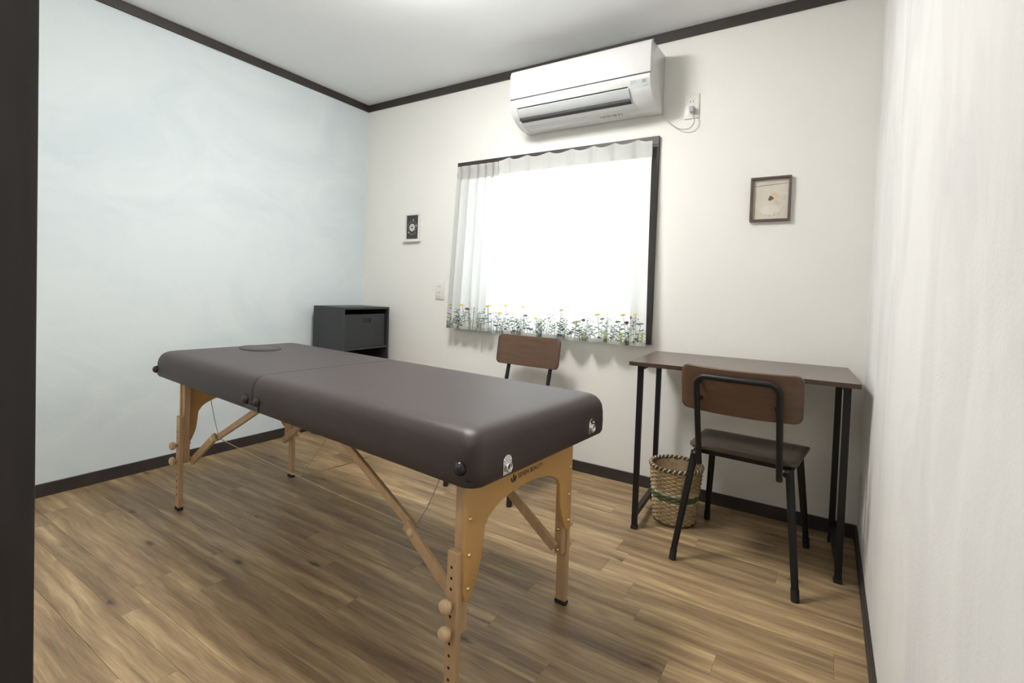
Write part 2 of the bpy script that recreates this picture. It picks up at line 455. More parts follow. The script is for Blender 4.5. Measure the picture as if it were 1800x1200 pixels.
# cornice strips
t_ = 0.050
bm = nb(); box(bm, (0, FY, H - t_), (.012, 0, H), 0.0015); struct('trim_2', bm, M_TRIM)
bm = nb(); box(bm, (.012, -.012, H - t_), (W - .012, 0, H), 0.0015); struct('trim_3', bm, M_TRIM)
bm = nb(); box(bm, (W - .012, FY, H - t_), (W, 0, H), 0.0015); struct('trim_4', bm, M_TRIM)
bh = 0.061
bm = nb(); box(bm, (0, FY, 0), (.010, 0, bh), 0.002); struct('baseboard_left', bm, M_TRIM)
bm = nb(); box(bm, (.010, -.010, 0), (W - .010, 0, bh), 0.002); struct('baseboard_back', bm, M_TRIM)
bm = nb(); box(bm, (W - .010, FY, 0), (W, 0, bh), 0.002); struct('baseboard_right', bm, M_TRIM)
bm = nb(); box(bm, (0.01, FY, 0), (DX0 - .076, FY + .010, bh), 0.002); struct('baseboard_front', bm, M_TRIM)

# window: dark casing round the opening, two sliding sashes with panes
bm = nb()
cx0, cx1, cz0, cz1 = 0.905, 2.249, 0.768, 1.866
box(bm, (cx0, -.020, cz1 - .044), (cx1, 0, cz1), .002); box(bm, (cx0, -.020, cz0), (cx1, 0, cz0 + .044), .002)
box(bm, (cx0, -.020, cz0 + .044), (cx0 + .044, 0, cz1 - .044), .002); box(bm, (cx1 - .044, -.020, cz0 + .044), (cx1, 0, cz1 - .044), .002)
# reveal lining
e = .004
box(bm, (WX0, 0, WZ0), (WX0 + .012, .14, WZ1)); box(bm, (WX1 - .012, 0, WZ0), (WX1, .14, WZ1))
box(bm, (WX0, 0, WZ0), (WX1, .14, WZ0 + .012)); box(bm, (WX0, 0, WZ1 - .012), (WX1, .14, WZ1))
win = struct('window_1', bm, M_TRIM)
for k, (a, b_, yy) in enumerate(((WX0 + .012, 1.60, .10), (1.555, WX1 - .012, .075))):
    bm = nb(); z0, z1 = WZ0 + .012, WZ1 - .012; s = .032
    box(bm, (a, yy, z0), (a + s, yy + .022, z1), .002); box(bm, (b_ - s, yy, z0), (b_, yy + .022, z1), .002)
    box(bm, (a + s, yy, z0), (b_ - s, yy + .022, z0 + s), .002); box(bm, (a + s, yy, z1 - s), (b_ - s, yy + .022, z1), .002)
    sash = obj('sash', bm, M_ALU, win)
    bm = nb(); box(bm, (a + s - .003, yy + .008, z0 + s - .003), (b_ - s + .003, yy + .014, z1 - s + .003)); obj('pane', bm, M_GLASS, sash)

# ------------------------------------------------------------------ ceiling lamp (just above the frame)
lamp = thing('ceiling_light', 'round white acrylic ceiling lamp in the middle of the ceiling, just above the picture', 'lamp', (1.66, -1.29, H))
bm = nb(); lathe(bm, [(0, -.0), (.20, -.0), (.20, -.028), (.19, -.03), (0, -.03)], seg=40); obj('base', bm, M_AC, lamp, smooth=True, angle=40)
bm = nb(); lathe(bm, [(.205, -.012), (.218, -.02), (.222, -.045), (.212, -.075), (.17, -.098), (.10, -.110), (0, -.114)], seg=48); obj('cover', bm, M_LAMP, lamp, smooth=True)

# ------------------------------------------------------------------ massage table
mt = thing('massage_table', 'folding massage table with dark brown padded top on beech legs', 'massage table', (1.477, -1.358, 0), -0.073)
TL, TW = 0.940, 0.3305
SEAM = -0.055

def cushion(x0, x1, seam_side):
    """one padded half: rounded outline, soft top edge; the face at the seam is nearly flat"""
    ro, rs = 0.040, 0.012
    prof = [(.020, .592), (.004, .594), (.0, .602), (-.001, .630), (.0, .655), (.003, .672), (.009, .686), (.018, .697), (.030, .704), (.048, .7075), (.075, .709), (.12, .7098), (.18, .7100), (.24, .7100)]
    def outline(ins):
        k = 0.05
        sm = min(ins, .03) * k; xa = x0 + (sm if seam_side == 'l' else ins); xb = x1 - (sm if seam_side == 'r' else ins); yy = TW - ins
        pts = []
        r1 = max(ro - ins * .35, .010)
        rl, rr = (rs, r1) if seam_side == 'l' else (r1, rs)
        def corner(cx, cy, r, a0):
            for q in range(9):
                a = a0 + PI / 2 * q / 8
                pts.append((cx + r * math.cos(a), cy + r * math.sin(a)))
        def run(p, q, n):
            for m in range(1, n): pts.append((p[0] + (q[0] - p[0]) * m / n, p[1] + (q[1] - p[1]) * m / n))
        corner(xb - rr, yy - rr, rr, 0); run((xb - rr, yy), (xa + rl, yy), 16)
        corner(xa + rl, yy - rl, rl, PI / 2); run((xa, yy - rl), (xa, -yy + rl), 10)
        corner(xa + rl, -yy + rl, rl, PI); run((xa + rl, -yy), (xb - rr, -yy), 16)
        corner(xb - rr, -yy + rr, rr, 1.5 * PI); run((xb, -yy + rr), (xb, yy - rr), 10)
        return pts
    bm = nb(); rings = []
    for ins, z in prof:
        pts = outline(ins)
        rings.append([bm.verts.new((x, y_, z + (.004 - .016 * (x + TL) / (2 * TL)) * max(0, min(1, (.672 - z) / .05)))) for (x, y_) in pts])
    n = len(pts)
    for A, B in zip(rings, rings[1:]):
        for k in range(n):
            f = bm.faces.new((A[k], A[(k + 1) % n], B[(k + 1) % n], B[k])); f.smooth = True
    f = bm.faces.new(rings[-1]); f.smooth = False
    bm.faces.new(rings[0])
    return bm
obj('cushion', cushion(SEAM + .0004, TL, 'l'), M_LEATHER, mt, smooth=True, angle=42)
obj('cushion', cushion(-TL, SEAM - .0004, 'r'), M_LEATHER, mt, smooth=True, angle=42)
XL = 0.834
# face hole plug: stitched oval near the left end
fx, fy = -.735, .03
bm = nb()
N = 48; A = .118; B = .078
def oval(s, z): return [(fx + math.cos(2 * PI * k / N) * A * s, fy + math.sin(2 * PI * k / N) * B * s * (1 + .12 * math.cos(2 * PI * k / N)), z) for k in range(N)]
tube(bm, oval(1, .7098), .0045, 8, closed=True)
plug_seam = obj('face_hole_seam', bm, M_PIPE, mt, smooth=True)
bm = nb(); rings = []
for s, z in ((.97, .7095), (.93, .7135), (.80, .7155), (.5, .7165)):
    rings.append([bm.verts.new(p) for p in oval(s, z)])
for A_, B_ in zip(rings, rings[1:]):
    for k in range(N): bm.faces.new((A_[k], A_[(k + 1) % N], B_[(k + 1) % N], B_[k]))
bm.faces.new(rings[-1])
obj('face_hole_plug', bm, M_LEATHER, mt, smooth=True)
# black corner bumpers and hinge bumpers on the long edges
for sy in (-1, 1):
    for x in (-.918, -.094, -.016, .900):
        bm = nb()
        lathe(bm, [(0, .013), (.007, .0125), (.012, .009), (.016, .003), (.0165, -.003), (0, -.003)], (x, sy * (TW + .001), .626), 16, '-y' if sy < 0 else 'y')
        obj('bumper', bm, M_BLACKP, mt, smooth=True)
    bm = nb(); box(bm, (-.104, sy * TW - .004, .594), (-.006, sy * TW + .004, .612), .003); obj('hinge_plate', bm, M_BLACKP, mt)
bm = nb(); beam(bm, (TL - .012, -TW + .004, .594), (TL - .065, -TW + .004, .594), .008, .010, .002); obj('corner_guard', bm, M_BLACKP, mt)
# nickel sockets for the head rest on the right-hand end
for yy, zz in ((-.208, .612), (.222, .618)):
    bm = nb()
    out = [(yy - .017, zz - .022), (yy + .017, zz - .022)] + [(yy + .017 * math.cos(a), zz + .008 + .017 * math.sin(a)) for a in [k * PI / 8 for k in range(9)]]
    prism(bm, out, 'x', TL - .001, TL + .003, bevel=.001)
    sk = obj('head_rest_socket', bm, M_CHROME, mt); sk['label'] = 'nickel plated round-topped socket'
    bm = nb(); lathe(bm, [(.012, 0), (.013, .006), (.009, .008), (.0075, .006), (.0075, .0015), (0, .001)], (TL + .003, yy, zz - .004), 20, 'x'); obj('socket_ring', bm, M_CHROME, sk, smooth=True)
    bm = nb(); lathe(bm, [(.0072, .0), (0, .0018)], (TL + .0045, yy, zz - .004), 16, 'x'); obj('socket_hole', bm, M_HOLE, sk)
    for dy_ in (-.011, .011):
        bm = nb(); lathe(bm, [(.003, 0), (.0025, .002), (0, .0025)], (TL + .003, yy + dy_, zz + .012), 10, 'x'); obj('screw', bm, M_CHROME, sk)
# wooden frame under the padding
bm = nb()
for sy in (-1, 1):
    box(bm, (-TL + .05, sy * .225 - .012, .572), (SEAM - .012, sy * .225 + .012, .592), .002)
    box(bm, (SEAM + .012, sy * .225 - .012, .572), (TL - .05, sy * .225 + .012, .592), .002)
for x in (-XL, SEAM - .024, SEAM + .024, XL):
    box(bm, (x - .012, -.213, .572), (x + .012, .213, .592), .002)
obj('frame', bm, M_BEECH, mt)

def arch_outline():
    """plywood end plate: level top, arched opening, tongue down each leg"""
    hw = .2585
    o = [(-hw, .574), (hw, .574), (hw, .29), (hw - .004, .272), (hw - .014, .262), (hw - .026, .268), (hw - .040, .288), (hw - .054, .318), (hw - .066, .352)]
    for k in range(15):
        a = k / 14 * PI
        o.append(((hw - .070) * math.cos(a), .385 + .102 * max(0, math.sin(a)) ** .6))
    o += [(-x, z) for x, z in reversed(o[2:9])]
    return o
for sx in (-1, 1):
    bm = nb(); xa = sx * (XL + .014); xb = sx * (XL + .026)
    prism(bm, arch_outline(), 'x', min(xa, xb), max(xa, xb), bevel=.002)
    pl_ = obj('end_plate', bm, M_PLY, mt, smooth=True, angle=35); pl_['label'] = 'golden plywood plate with arched opening'
    for sy in (-1, 1):
        for z in (.468, .378, .294):
            bm = nb(); lathe(bm, [(.0062, 0), (.0055, .0025), (.0035, .0038), (0, .0043)], (xb if sx > 0 else xb, sy * .243, z), 12, 'x')
            if sx < 0:
                for v in bm.verts: v.co.x = 2 * xb - v.co.x
            obj('screw', bm, M_BRASS, pl_, smooth=True)
# legs: upper post, sliding lower board with holes, two knobs, rubber foot
for sx in (-1, 1):
    for sy in (-1, 1):
        bm = nb(); yc = sy * .241; dz = .03 if sx < 0 else 0
        box(bm, (sx * XL - .014, yc - .013, .178 + dz), (sx * XL + .014, yc + .013, .575), .003)
        leg = obj('leg', bm, M_BEECH, mt)
        bm = nb(); yo = sy * (.241 + .0135)
        box(bm, (sx * XL - .019, min(yo, yo + sy * .018), .012), (sx * XL + .019, max(yo, yo + sy * .018), .390 + dz), .003)
        obj('height_extension', bm, M_BEECH, leg)
        yf = yo + sy * .018
        for z in (.350, .323, .296, .228, .16, .13, .10, .07):
            bm = nb(); lathe(bm, [(.0040, 0), (0, .0004)], (sx * XL - .003, yf, z), 10, '-y' if sy < 0 else 'y')
            obj('pin_hole', bm, M_HOLE, leg)
        for z in (.262 + dz, .195 + dz):
            bm = nb()
            lathe(bm, [(.006, 0), (.006, .010), (.015, .011), (.0175, .017), (.0165, .026), (.011, .030), (0, .031)], (sx * XL - .002, yf, z), 20, '-y' if sy < 0 else 'y')
            obj('knob', bm, M_KNOB, leg, smooth=True)
            bm = nb(); ya = sy * .228
            lathe(bm, [(.005, 0), (.006, .006), (0, .008)], (sx * XL, ya, z), 12, 'y' if sy < 0 else '-y'); obj('bolt', bm, M_BRASS, leg)
        bm = nb(); box(bm, (sx * XL - .021, min(yo - sy * .002, yo + sy * .020), 0), (sx * XL + .021, max(yo - sy * .002, yo + sy * .020), .014), .003)
        obj('rubber_foot', bm, M_RUBBER, leg)
        # folding brace: lower link, mid hinge, upper link
        yb = sy * .200
        top = (sx * .235, yb, .553); mid = (sx * .625, yb, .350); low = (sx * .815, yb, .215)
        bm = nb(); beam(bm, mid, top, .014, .026, .003); obj('brace', bm, M_BEECH, mt)
        bm = nb(); yb2 = yb + sy * .015; beam(bm, (sx * .600, yb2, .366), (sx * .83, yb2, .205), .014, .034, .004); obj('brace', bm, M_BEECH, mt)
        bm = nb(); lathe(bm, [(0, -.020), (.006, -.019), (.012, -.016), (.0135, -.010), (.006, -.008), (.006, .010), (0, .010)], (sx * .625, yb - .008 if sy < 0 else yb + .008, .350), 16, 'y' if sy < 0 else '-y')
        obj('hinge_knob', bm, M_KNOB, mt, smooth=True)
# cords: one along each side between the mid hinges, slings up to the frame
def cord(pts, r=.0016, mat=None):
    bm = nb(); tube(bm, pts, r, 6); return obj('cord', bm, mat or M_CORD, mt, smooth=True)
for sy in (-1, 1):
    yb = sy * .194
    P = [(-.60 + 1.2 * k / 16, yb, .350 - .006 * math.sin(PI * k / 16)) for k in range(17)]
    cord(P)
    for sx in (-1, 1):
        cord([(sx * .61, yb, .345), (sx * .665, yb, .43), (sx * .72, yb, .545)], .0015, M_WIRE)
cord([(.02, -.194, .345), (.02, -.10, .45), (.02, -.02, .56)], .0018)
cord([(.02, -.194, .345), (.02, .0, .340), (.02, .194, .345)], .0014)
for sx in (-1, 1):
    bm = nb(); box(bm, (sx * .72 - .007, -.201, .552), (sx * .72 + .007, -.187, .573), .002); obj('cord_clip', bm, M_BLACKP, mt)
# lettering and small leaf mark on the right-hand end plate
fc = D.curves.new('printed_lettering', 'FONT'); fc.body = 'SEVEN BEAUTY'; fc.size = .0185; fc.space_character = 1.0; fc.extrude = .0003
tmp = D.objects.new('lettering_curve', fc); C.objects.link(tmp); bpy.context.view_layer.update()
lme = D.meshes.new_from_object(tmp.evaluated_get(bpy.context.evaluated_depsgraph_get())); D.objects.remove(tmp); lme.materials.clear(); lme.materials.append(M_INK)
fo = D.objects.new('printed_lettering', lme); C.objects.link(fo); fo.parent = mt
fo.matrix_local = Matrix(((0, 0, 1, XL + .0262), (1, 0, 0, -.046), (0, 1, 0, .5135), (0, 0, 0, 1)))
bm = nb()
for (cy, cz, tilt, ln) in ((-.066, .520, .15, .016), (-.075, .515, .6, .012), (-.059, .516, -.4, .012)):
    pts = []
    for k in range(14):
        a = 2 * PI * k / 14; px = math.cos(a) * .0032; pz = math.sin(a) * ln * .75
        pts.append((cy + px * math.cos(tilt) - pz * math.sin(tilt), cz + px * math.sin(tilt) + pz * math.cos(tilt)))
    prism(bm, pts, 'x', XL + .026, XL + .0266)
obj('leaf_mark', bm, M_INK, mt)

# ------------------------------------------------------------------ desk
dk = thing('desk', 'dark walnut desk with black steel legs against the back wall', 'desk', (2.322, -.556, 0), 0.055)
dw, dd, dh = .822, .495, .744
bm = nb(); box(bm, (0, 0, dh - .018), (dw, dd, dh), .0015)
for f in bm.faces: f.material_index = 0 if abs(f.normal.z) > .9 or True else 1
obj('desktop', bm, M_WALNUT, dk)
bm = nb(); box(bm, (-.0006, -.0008, dh - .0175), (dw + .0006, .0, dh - .0008)); box(bm, (-.0008, 0, dh - .0175), (0, dd, dh - .0008)); box(bm, (dw, 0, dh - .0175), (dw + .0008, dd, dh - .0008))
obj('edge_band', bm, M_WALEDGE, dk)
hb = .0115
for k, x in enumerate((.034, dw - .034)):
    for yy in (.062, .415):
        bm = nb(); box(bm, (x - hb, yy - hb, .012), (x + hb, yy + hb, dh - .018), .002); lg = obj('leg', bm, M_STEEL, dk)
        bm = nb(); box(bm, (x - hb - .002, yy - hb - .002, 0), (x + hb + .002, yy + hb + .002, .014), .002); obj('foot_cap', bm, M_RUBBER, lg)
    bm = nb(); box(bm, (x - hb, .062 + hb, .055), (x + hb, .415 - hb, .078), .002); obj('side_rail', bm, M_STEEL, dk)
    bm = nb(); box(bm, (x - hb, .062 + hb, dh - .041), (x + hb, .415 - hb, dh - .019), .002); obj('top_rail', bm, M_STEEL, dk)
bm = nb(); box(bm, (.034 + hb, .415 - .008, dh - .046), (dw - .034 - hb, .415 + .008, dh - .019), .002); obj('cross_rail', bm, M_STEEL, dk)

# ------------------------------------------------------------------ chairs
def arc(c, r, a0, a1, ax, ay, n=6):
    c = Vector(c); ax = Vector(ax); ay = Vector(ay)
    return [c + ax * (r * math.cos(a0 + (a1 - a0) * k / n)) + ay * (r * math.sin(a0 + (a1 - a0) * k / n)) for k in range(n + 1)]

def panel(w, h, t, r, curve, nx=24, nz=10):
    """rounded, bent plywood panel centred on the origin; width x, height z, thickness y, ends curve forward (+y)"""
    bm = nb()
    out = []
    def half_w(z):
        d = abs(z) - (h / 2 - r)
        return w / 2 if d <= 0 else w / 2 - r + math.sqrt(max(0, r * r - d * d))
    zs = [-h / 2 + h * (0.5 - 0.5 * math.cos(PI * k / nz)) for k in range(nz + 1)]
    F = []; B = []
    for z in zs:
        hw = max(half_w(z), w / 2 - r)
        rf = []; rb = []
        for i in range(nx + 1):
            x = -hw + 2 * hw * i / nx
            y_ = curve * (x / (w / 2)) ** 2
            rf.append(bm.verts.new((x, y_ + t / 2, z))); rb.append(bm.verts.new((x, y_ - t / 2, z)))
        F.append(rf); B.append(rb)
    for k in range(nz):
        for i in range(nx):
            f = bm.faces.new((F[k][i], F[k][i + 1], F[k + 1][i + 1], F[k + 1][i])); f.smooth = True
            f = bm.faces.new((B[k][i + 1], B[k][i], B[k + 1][i], B[k + 1][i + 1])); f.smooth = True
        for q, s in ((0, 1), (nx, -1)):
            bm.faces.new((F[k][q], F[k + 1][q], B[k + 1][q], B[k][q]))
    for i in range(nx):
        bm.faces.new((F[0][i], B[0][i], B[0][i + 1], F[0][i + 1])); bm.faces.new((F[nz][i], F[nz][i + 1], B[nz][i + 1], B[nz][i]))
    return bm

def make_chair(label, loc, rz):
    t = thing('chair', label, 'chair', loc, rz, 'matching wood and black tube chairs')
    # seat: slightly dished board
    bm = nb(); nx, ny = 16, 12; sw, y0, y1, zt, th = .405, -.160, .185, .442, .012
    top = []; bot = []
    for j in range(ny + 1):
        v = j / ny; yy = y0 + (y1 - y0) * v
        inset = .012 * (1 - v) + (.018 * max(0, abs(v - .5) * 2 - .86) / .14)
        ra = []; rb = []
        for i in range(nx + 1):
            u = -1 + 2 * i / nx; hw = sw / 2 - inset
            z = zt - .006 * (1 - u * u) * math.sin(PI * min(1, v * 1.3)) - (.010 * max(0, v - .85) / .15) + .004 * (1 - v)
            ra.append(bm.verts.new((u * hw, yy, z))); rb.append(bm.verts.new((u * hw, yy, z - th)))
        top.append(ra); bot.append(rb)
    for j in range(ny):
        for i in range(nx):
            f = bm.faces.new((top[j][i], top[j][i + 1], top[j + 1][i + 1], top[j + 1][i])); f.smooth = True
            f = bm.faces.new((bot[j][i + 1], bot[j][i], bot[j + 1][i], bot[j + 1][i + 1])); f.smooth = True
        bm.faces.new((top[j][0], top[j + 1][0], bot[j + 1][0], bot[j][0])); bm.faces.new((top[j][nx], bot[j][nx], bot[j + 1][nx], top[j + 1][nx]))
    for i in range(nx):
        bm.faces.new((top[0][i], bot[0][i], bot[0][i + 1], top[0][i + 1])); bm.faces.new((top[ny][i], top[ny][i + 1], bot[ny][i + 1], bot[ny][i]))
    obj('seat', bm, M_SEATW, t)
    # backrest board, leaning back a little
    bm = panel(.412, .172, .011, .024, .026)
    bmesh.ops.rotate(bm, verts=bm.verts, cent=(0, 0, 0), matrix=Matrix.Rotation(math.radians(9), 3, 'X'))
    bmesh.ops.translate(bm, verts=bm.verts, vec=(0, -.246, .684))
    obj('backrest', bm, M_BACKW, t)
    # tube loop behind the backrest; lower ends stop just under the seat
    px, r = .139, .0112
    def back_y(z): return -.176 - (z - .39) * .265
    ztop = .738; cr = .035
    d = Vector((0, back_y(ztop) - back_y(.39), ztop - .39)).normalized()
    off = Vector((0, -.012, 0))
    path = [Vector((-px, back_y(.385), .385)) + off]
    e1 = Vector((-px, back_y(ztop), ztop)) + off; e2 = Vector((px, back_y(ztop), ztop)) + off
    path += [Vector((-px, back_y(.55), .55)) + off]
    path += arc(e1 - d * cr + Vector((cr, 0, 0)), cr, PI, PI / 2, (1, 0, 0), d)
    path += arc(e2 - d * cr - Vector((cr, 0, 0)), cr, PI / 2, 0, (1, 0, 0), d)
    path += [Vector((px, back_y(.55), .55)) + off, Vector((px, back_y(.385), .385)) + off]
    bm = nb(); tube(bm, path, r, 12); obj('back_frame', bm, M_STEEL, t, smooth=True, angle=50)
    for sx in (-1, 1):
        for z in (.652, .715):
            bm = nb(); yy = back_y(z) - .012
            box(bm, (sx * px - .006 - sx * .010, yy + .004, z - .006), (sx * px + .006 - sx * .010, yy + .024, z + .006), .002)
            obj('bracket', bm, M_STEEL, t)
    # seat frame: side rails bent into the legs, two cross bars
    bm = nb()
    for sx in (-1, 1):
        tube(bm, [(sx * .158, -.175, .405), (sx * .165, -.150, .414), (sx * .168, -.10, .417), (sx * .168, .10, .417), (sx * .166, .145, .414)], .012, 10)
    beam(bm, (-.168, -.118, .4165), (.168, -.118, .4165), .020, .018, .002); beam(bm, (-.168, .12, .4165), (.168, .12, .4165), .020, .018, .002)
    obj('seat_frame', bm, M_STEEL, t)
    for sx in (-1, 1):
        for sy, ty, fy_ in ((-1, -.150, -.236), (1, .140, .224)):
            a = Vector((sx * .166, ty, .419)); b_ = Vector((sx * (.211 if sy < 0 else .200), fy_, .012))
            bm = nb(); tube(bm, [a, a.lerp(b_, .5), b_], .0125, 12, rad=[.0145, .0135, .0115])
            lg = obj('leg', bm, M_STEEL, t, smooth=True, angle=50)
            bm = nb(); tube(bm, [b_ + (a - b_).normalized() * .03, (b_.x, b_.y, 0)], .0135, 12); obj('foot_cap', bm, M_RUBBER, lg, smooth=True, angle=50)
    return t
make_chair('brown wooden chair pushed under the desk, seen from behind', (2.785, -.432, 0), -.062)
make_chair('brown wooden chair under the window, half hidden behind the massage table', (1.595, -.415, 0), PI - .02)

# ------------------------------------------------------------------ woven basket
bk = thing('waste_basket', 'round woven straw basket with a green band under the desk', 'basket', (2.474, -.296, 0), .3)
def brad(z): return .088 + (z / .262) * .025
NS = 30; rows = 26; z0 = .010; zh = .238 / rows
def weave(r_from, r_to, mats):
    bm = nb()
    for q in range(r_from, r_to):
        z = z0 + (q + .5) * zh; R = brad(z); pts = []
        for k in range(NS * 4):
            a = 2 * PI * k / (NS * 4)
            rr = R + .0030 * math.cos(NS / 2 * a * 1.0 * 2 / 2 + PI * (q % 2)) 
            pts.append((rr * math.cos(a), rr * math.sin(a), z + .0006 * math.sin(7 * a + q)))
        tube(bm, pts, zh * .56, 6, closed=True, mi=mats(q))
    return bm
obj('woven_side', weave(0, 10, lambda q: 0), [M_STRAW], bk, smooth=True)
gb = obj('woven_band', weave(10, 16, lambda q: {10: 1, 11: 0, 12: 0, 13: 0, 14: 1, 15: 1}[q]), [M_STRAWG, M_STRAWL], bk, smooth=True); gb['label'] = 'green and pale straw band'
obj('woven_side', weave(16, rows, lambda q: 0), [M_STRAW], bk, smooth=True)
bm = nb()
lathe(bm, [(0, .004), (.086, .004), (.088, .012), (brad(.10) - .004, .10), (brad(.245) - .004, .245), (brad(.245) - .007, .245), (brad(.1) - .007, .10), (.082, .016), (0, .016)], seg=36)
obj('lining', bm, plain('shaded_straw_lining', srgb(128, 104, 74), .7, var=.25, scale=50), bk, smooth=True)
for nm, mm, ph in (('rim_braid', M_STRAWL, 0), ('rim_braid', M_STRAWD, PI)):
    bm = nb(); pts = []; n = 264
    R = brad(.255) + .001
    for k in range(n):
        a = 2 * PI * k / n; w_ = 33 * a + ph
        pts.append(((R + .0052 * math.cos(w_)) * math.cos(a), (R + .0052 * math.cos(w_)) * math.sin(a), .256 + .0058 * math.sin(w_)))
    tube(bm, pts, .0040, 6, closed=True); obj(nm, bm, mm, bk, smooth=True)
bm = nb(); tube(bm, [((.089) * math.cos(2 * PI * k / 48), (.089) * math.sin(2 * PI * k / 48), .006) for k in range(48)], .006, 8, closed=True); obj('base_ring', bm, M_STRAWD, bk, smooth=True)

# ------------------------------------------------------------------ cabinet in the corner and its bin
cb = thing('cabinet', 'charcoal open shelf unit standing in the corner behind the massage table', 'cabinet', (.062, -.487, 0))
cdx, cdy, cdz, ct = .308, .402, .880, .014
bm = nb(); box(bm, (0, 0, 0), (cdx, ct, cdz - ct), .001); obj('side_panel', bm, M_CAB, cb)
bm = nb(); box(bm, (0, cdy - ct, 0), (cdx, cdy, cdz - ct), .001); obj('side_panel', bm, M_CAB, cb)
bm = nb(); box(bm, (0, 0, cdz - ct), (cdx, cdy, cdz), .001); obj('top_panel', bm, M_CAB, cb)
bm = nb(); box(bm, (0, ct, .02), (.006, cdy - ct, cdz - ct)); obj('back_panel', bm, M_CAB, cb)
for z in (.020, .302, .592):
    bm = nb(); box(bm, (.006, ct, z), (cdx - .002, cdy - ct, z + ct), .001); obj('shelf', bm, M_CAB, cb)
bm = nb(); box(bm, (cdx - .02, ct, 0), (cdx - .008, cdy - ct, .02)); obj('plinth', bm, M_CAB, cb)
bn = thing('storage_bin', 'charcoal storage bin with slotted front in the top shelf of the corner unit', 'storage bin', (.062, -.487, .6065))
bx0, bx1, by0, by1, bhh = .02, cdx - .010, ct + .008, cdy - ct - .022, .225
bm = nb()
box(bm, (bx0, by0, 0), (bx1, by1, .006)); box(bm, (bx0, by0, .006), (bx0 + .006, by1, bhh)); box(bm, (bx0 + .006, by0, .006), (bx1 - .006, by0 + .006, bhh)); box(bm, (bx0 + .006, by1 - .006, .006), (bx1 - .006, by1, bhh))
obj('bin_body', bm, M_BIN, bn)
ym = (by0 + by1) / 2 + .01; sw_, s0, s1 = .036, .165, .198
bm = nb(); yy_ = [by0, ym - sw_, ym + sw_, by1]; zz_ = [.006, s0, s1, bhh]
gf = [[bm.verts.new((bx1, a, b_)) for b_ in zz_] for a in yy_]; gk = [[bm.verts.new((bx1 - .006, a, b_)) for b_ in zz_] for a in yy_]
for a in range(3):
    for b_ in range(3):
        if a == 1 and b_ == 1: continue
        bm.faces.new((gf[a][b_], gf[a + 1][b_], gf[a + 1][b_ + 1], gf[a][b_ + 1])); bm.faces.new((gk[a][b_], gk[a][b_ + 1], gk[a + 1][b_ + 1], gk[a + 1][b_]))
for P_ in ([(0, 0), (3, 0)], [(3, 0), (3, 3)], [(3, 3), (0, 3)], [(0, 3), (0, 0)], [(1, 1), (2, 1)], [(2, 1), (2, 2)], [(2, 2), (1, 2)], [(1, 2), (1, 1)]):
    (a, b_), (c_, d_) = P_; n_ = max(abs(c_ - a), abs(d_ - b_)); sa, sb = (c_ - a) // n_, (d_ - b_) // n_
    for q in range(n_):
        p0 = (a + sa * q, b_ + sb * q); p1 = (p0[0] + sa, p0[1] + sb)
        bm.faces.new((gf[p0[0]][p0[1]], gf[p1[0]][p1[1]], gk[p1[0]][p1[1]], gk[p0[0]][p0[1]]))
obj('front_panel', bm, M_BIN, bn)
bm = nb(); box(bm, (bx1 - .012, ym - sw_ - .003, s0 - .003), (bx1 - .0055, ym + sw_ + .003, s1 + .003)); obj('handle_slot', bm, M_BINH, bn)

# ------------------------------------------------------------------ air conditioner
ac = thing('air_conditioner', 'white wall air conditioner mounted above the window', 'air conditioner', (1.452, 0, 0))
aw = .806
# upper casing with separate front panel, lower casing with outlet slot
body = [(-.002, 1.982), (-.040, 1.974), (-.100, 1.978), (-.140, 1.988), (-.150, 1.996), (-.148, 2.030), (-.226, 2.075), (-.240, 2.080), (-.243, 2.098), (-.236, 2.104), (-.214, 2.106), (-.214, 2.262), (-.185, 2.278), (-.002, 2.278)]
bm = nb(); prism(bm, body, 'x', .010, aw - .010); obj('casing', bm, M_AC, ac)
side = [(-.002, 1.980), (-.040, 1.971), (-.100, 1.975), (-.145, 1.986), (-.195, 2.012), (-.228, 2.045), (-.243, 2.085), (-.245, 2.106), (-.233, 2.107), (-.233, 2.240), (-.222, 2.262), (-.205, 2.272), (-.002, 2.281)]
for a, b_ in ((0, .044), (aw - .115, aw)):
    bm = nb(); prism(bm, side, 'x', a, b_, bevel=.004); obj('side_cover', bm, M_AC, ac, smooth=True, angle=30)
fp = [(-.214, 2.112), (-.246, 2.111), (-.2475, 2.18), (-.245, 2.245), (-.236, 2.266), (-.215, 2.279), (-.205, 2.280), (-.205, 2.270), (-.214, 2.262)]
bm = nb(); prism(bm, fp, 'x', -.001, aw + .001, bevel=.002); obj('front_panel', bm, M_AC, ac, smooth=True, angle=30)
bm = nb(); box(bm, (.002, -.238, 2.1065), (aw - .002, -.2, 2.1115)); obj('panel_gap', bm, M_DARK, ac)
# band between panel and louver
bm = nb(); prism(bm, [(-.20, 2.066), (-.2345, 2.0605), (-.2435, 2.085), (-.2455, 2.105), (-.2, 2.105)], 'x', .040, aw - .10, bevel=.001); obj('front_strip', bm, M_AC, ac, smooth=True, angle=30)
# louver flap
lv = [(-.2345, 2.054), (-.237, 2.050), (-.226, 2.030), (-.205, 2.012), (-.184, 2.001), (-.181, 2.004), (-.200, 2.018), (-.220, 2.036)]
bm = nb(); prism(bm, lv, 'x', .050, aw - .108); lvo = obj('louver', bm, M_ACG, ac, smooth=True, angle=40); lvo['label'] = 'pale grey outlet flap'
bm = nb(); box(bm, (.046, -.205, 1.999), (aw - .112, -.146, 2.055)); obj('outlet_slot', bm, M_DARK, ac)
bm = nb(); prism(bm, [(-.150, 1.984), (-.172, 1.996), (-.168, 2.000), (-.150, 2.000), (-.12, 1.99), (-.12, 1.978)], 'x', .040, aw - .10); obj('lower_lip', bm, M_AC, ac)
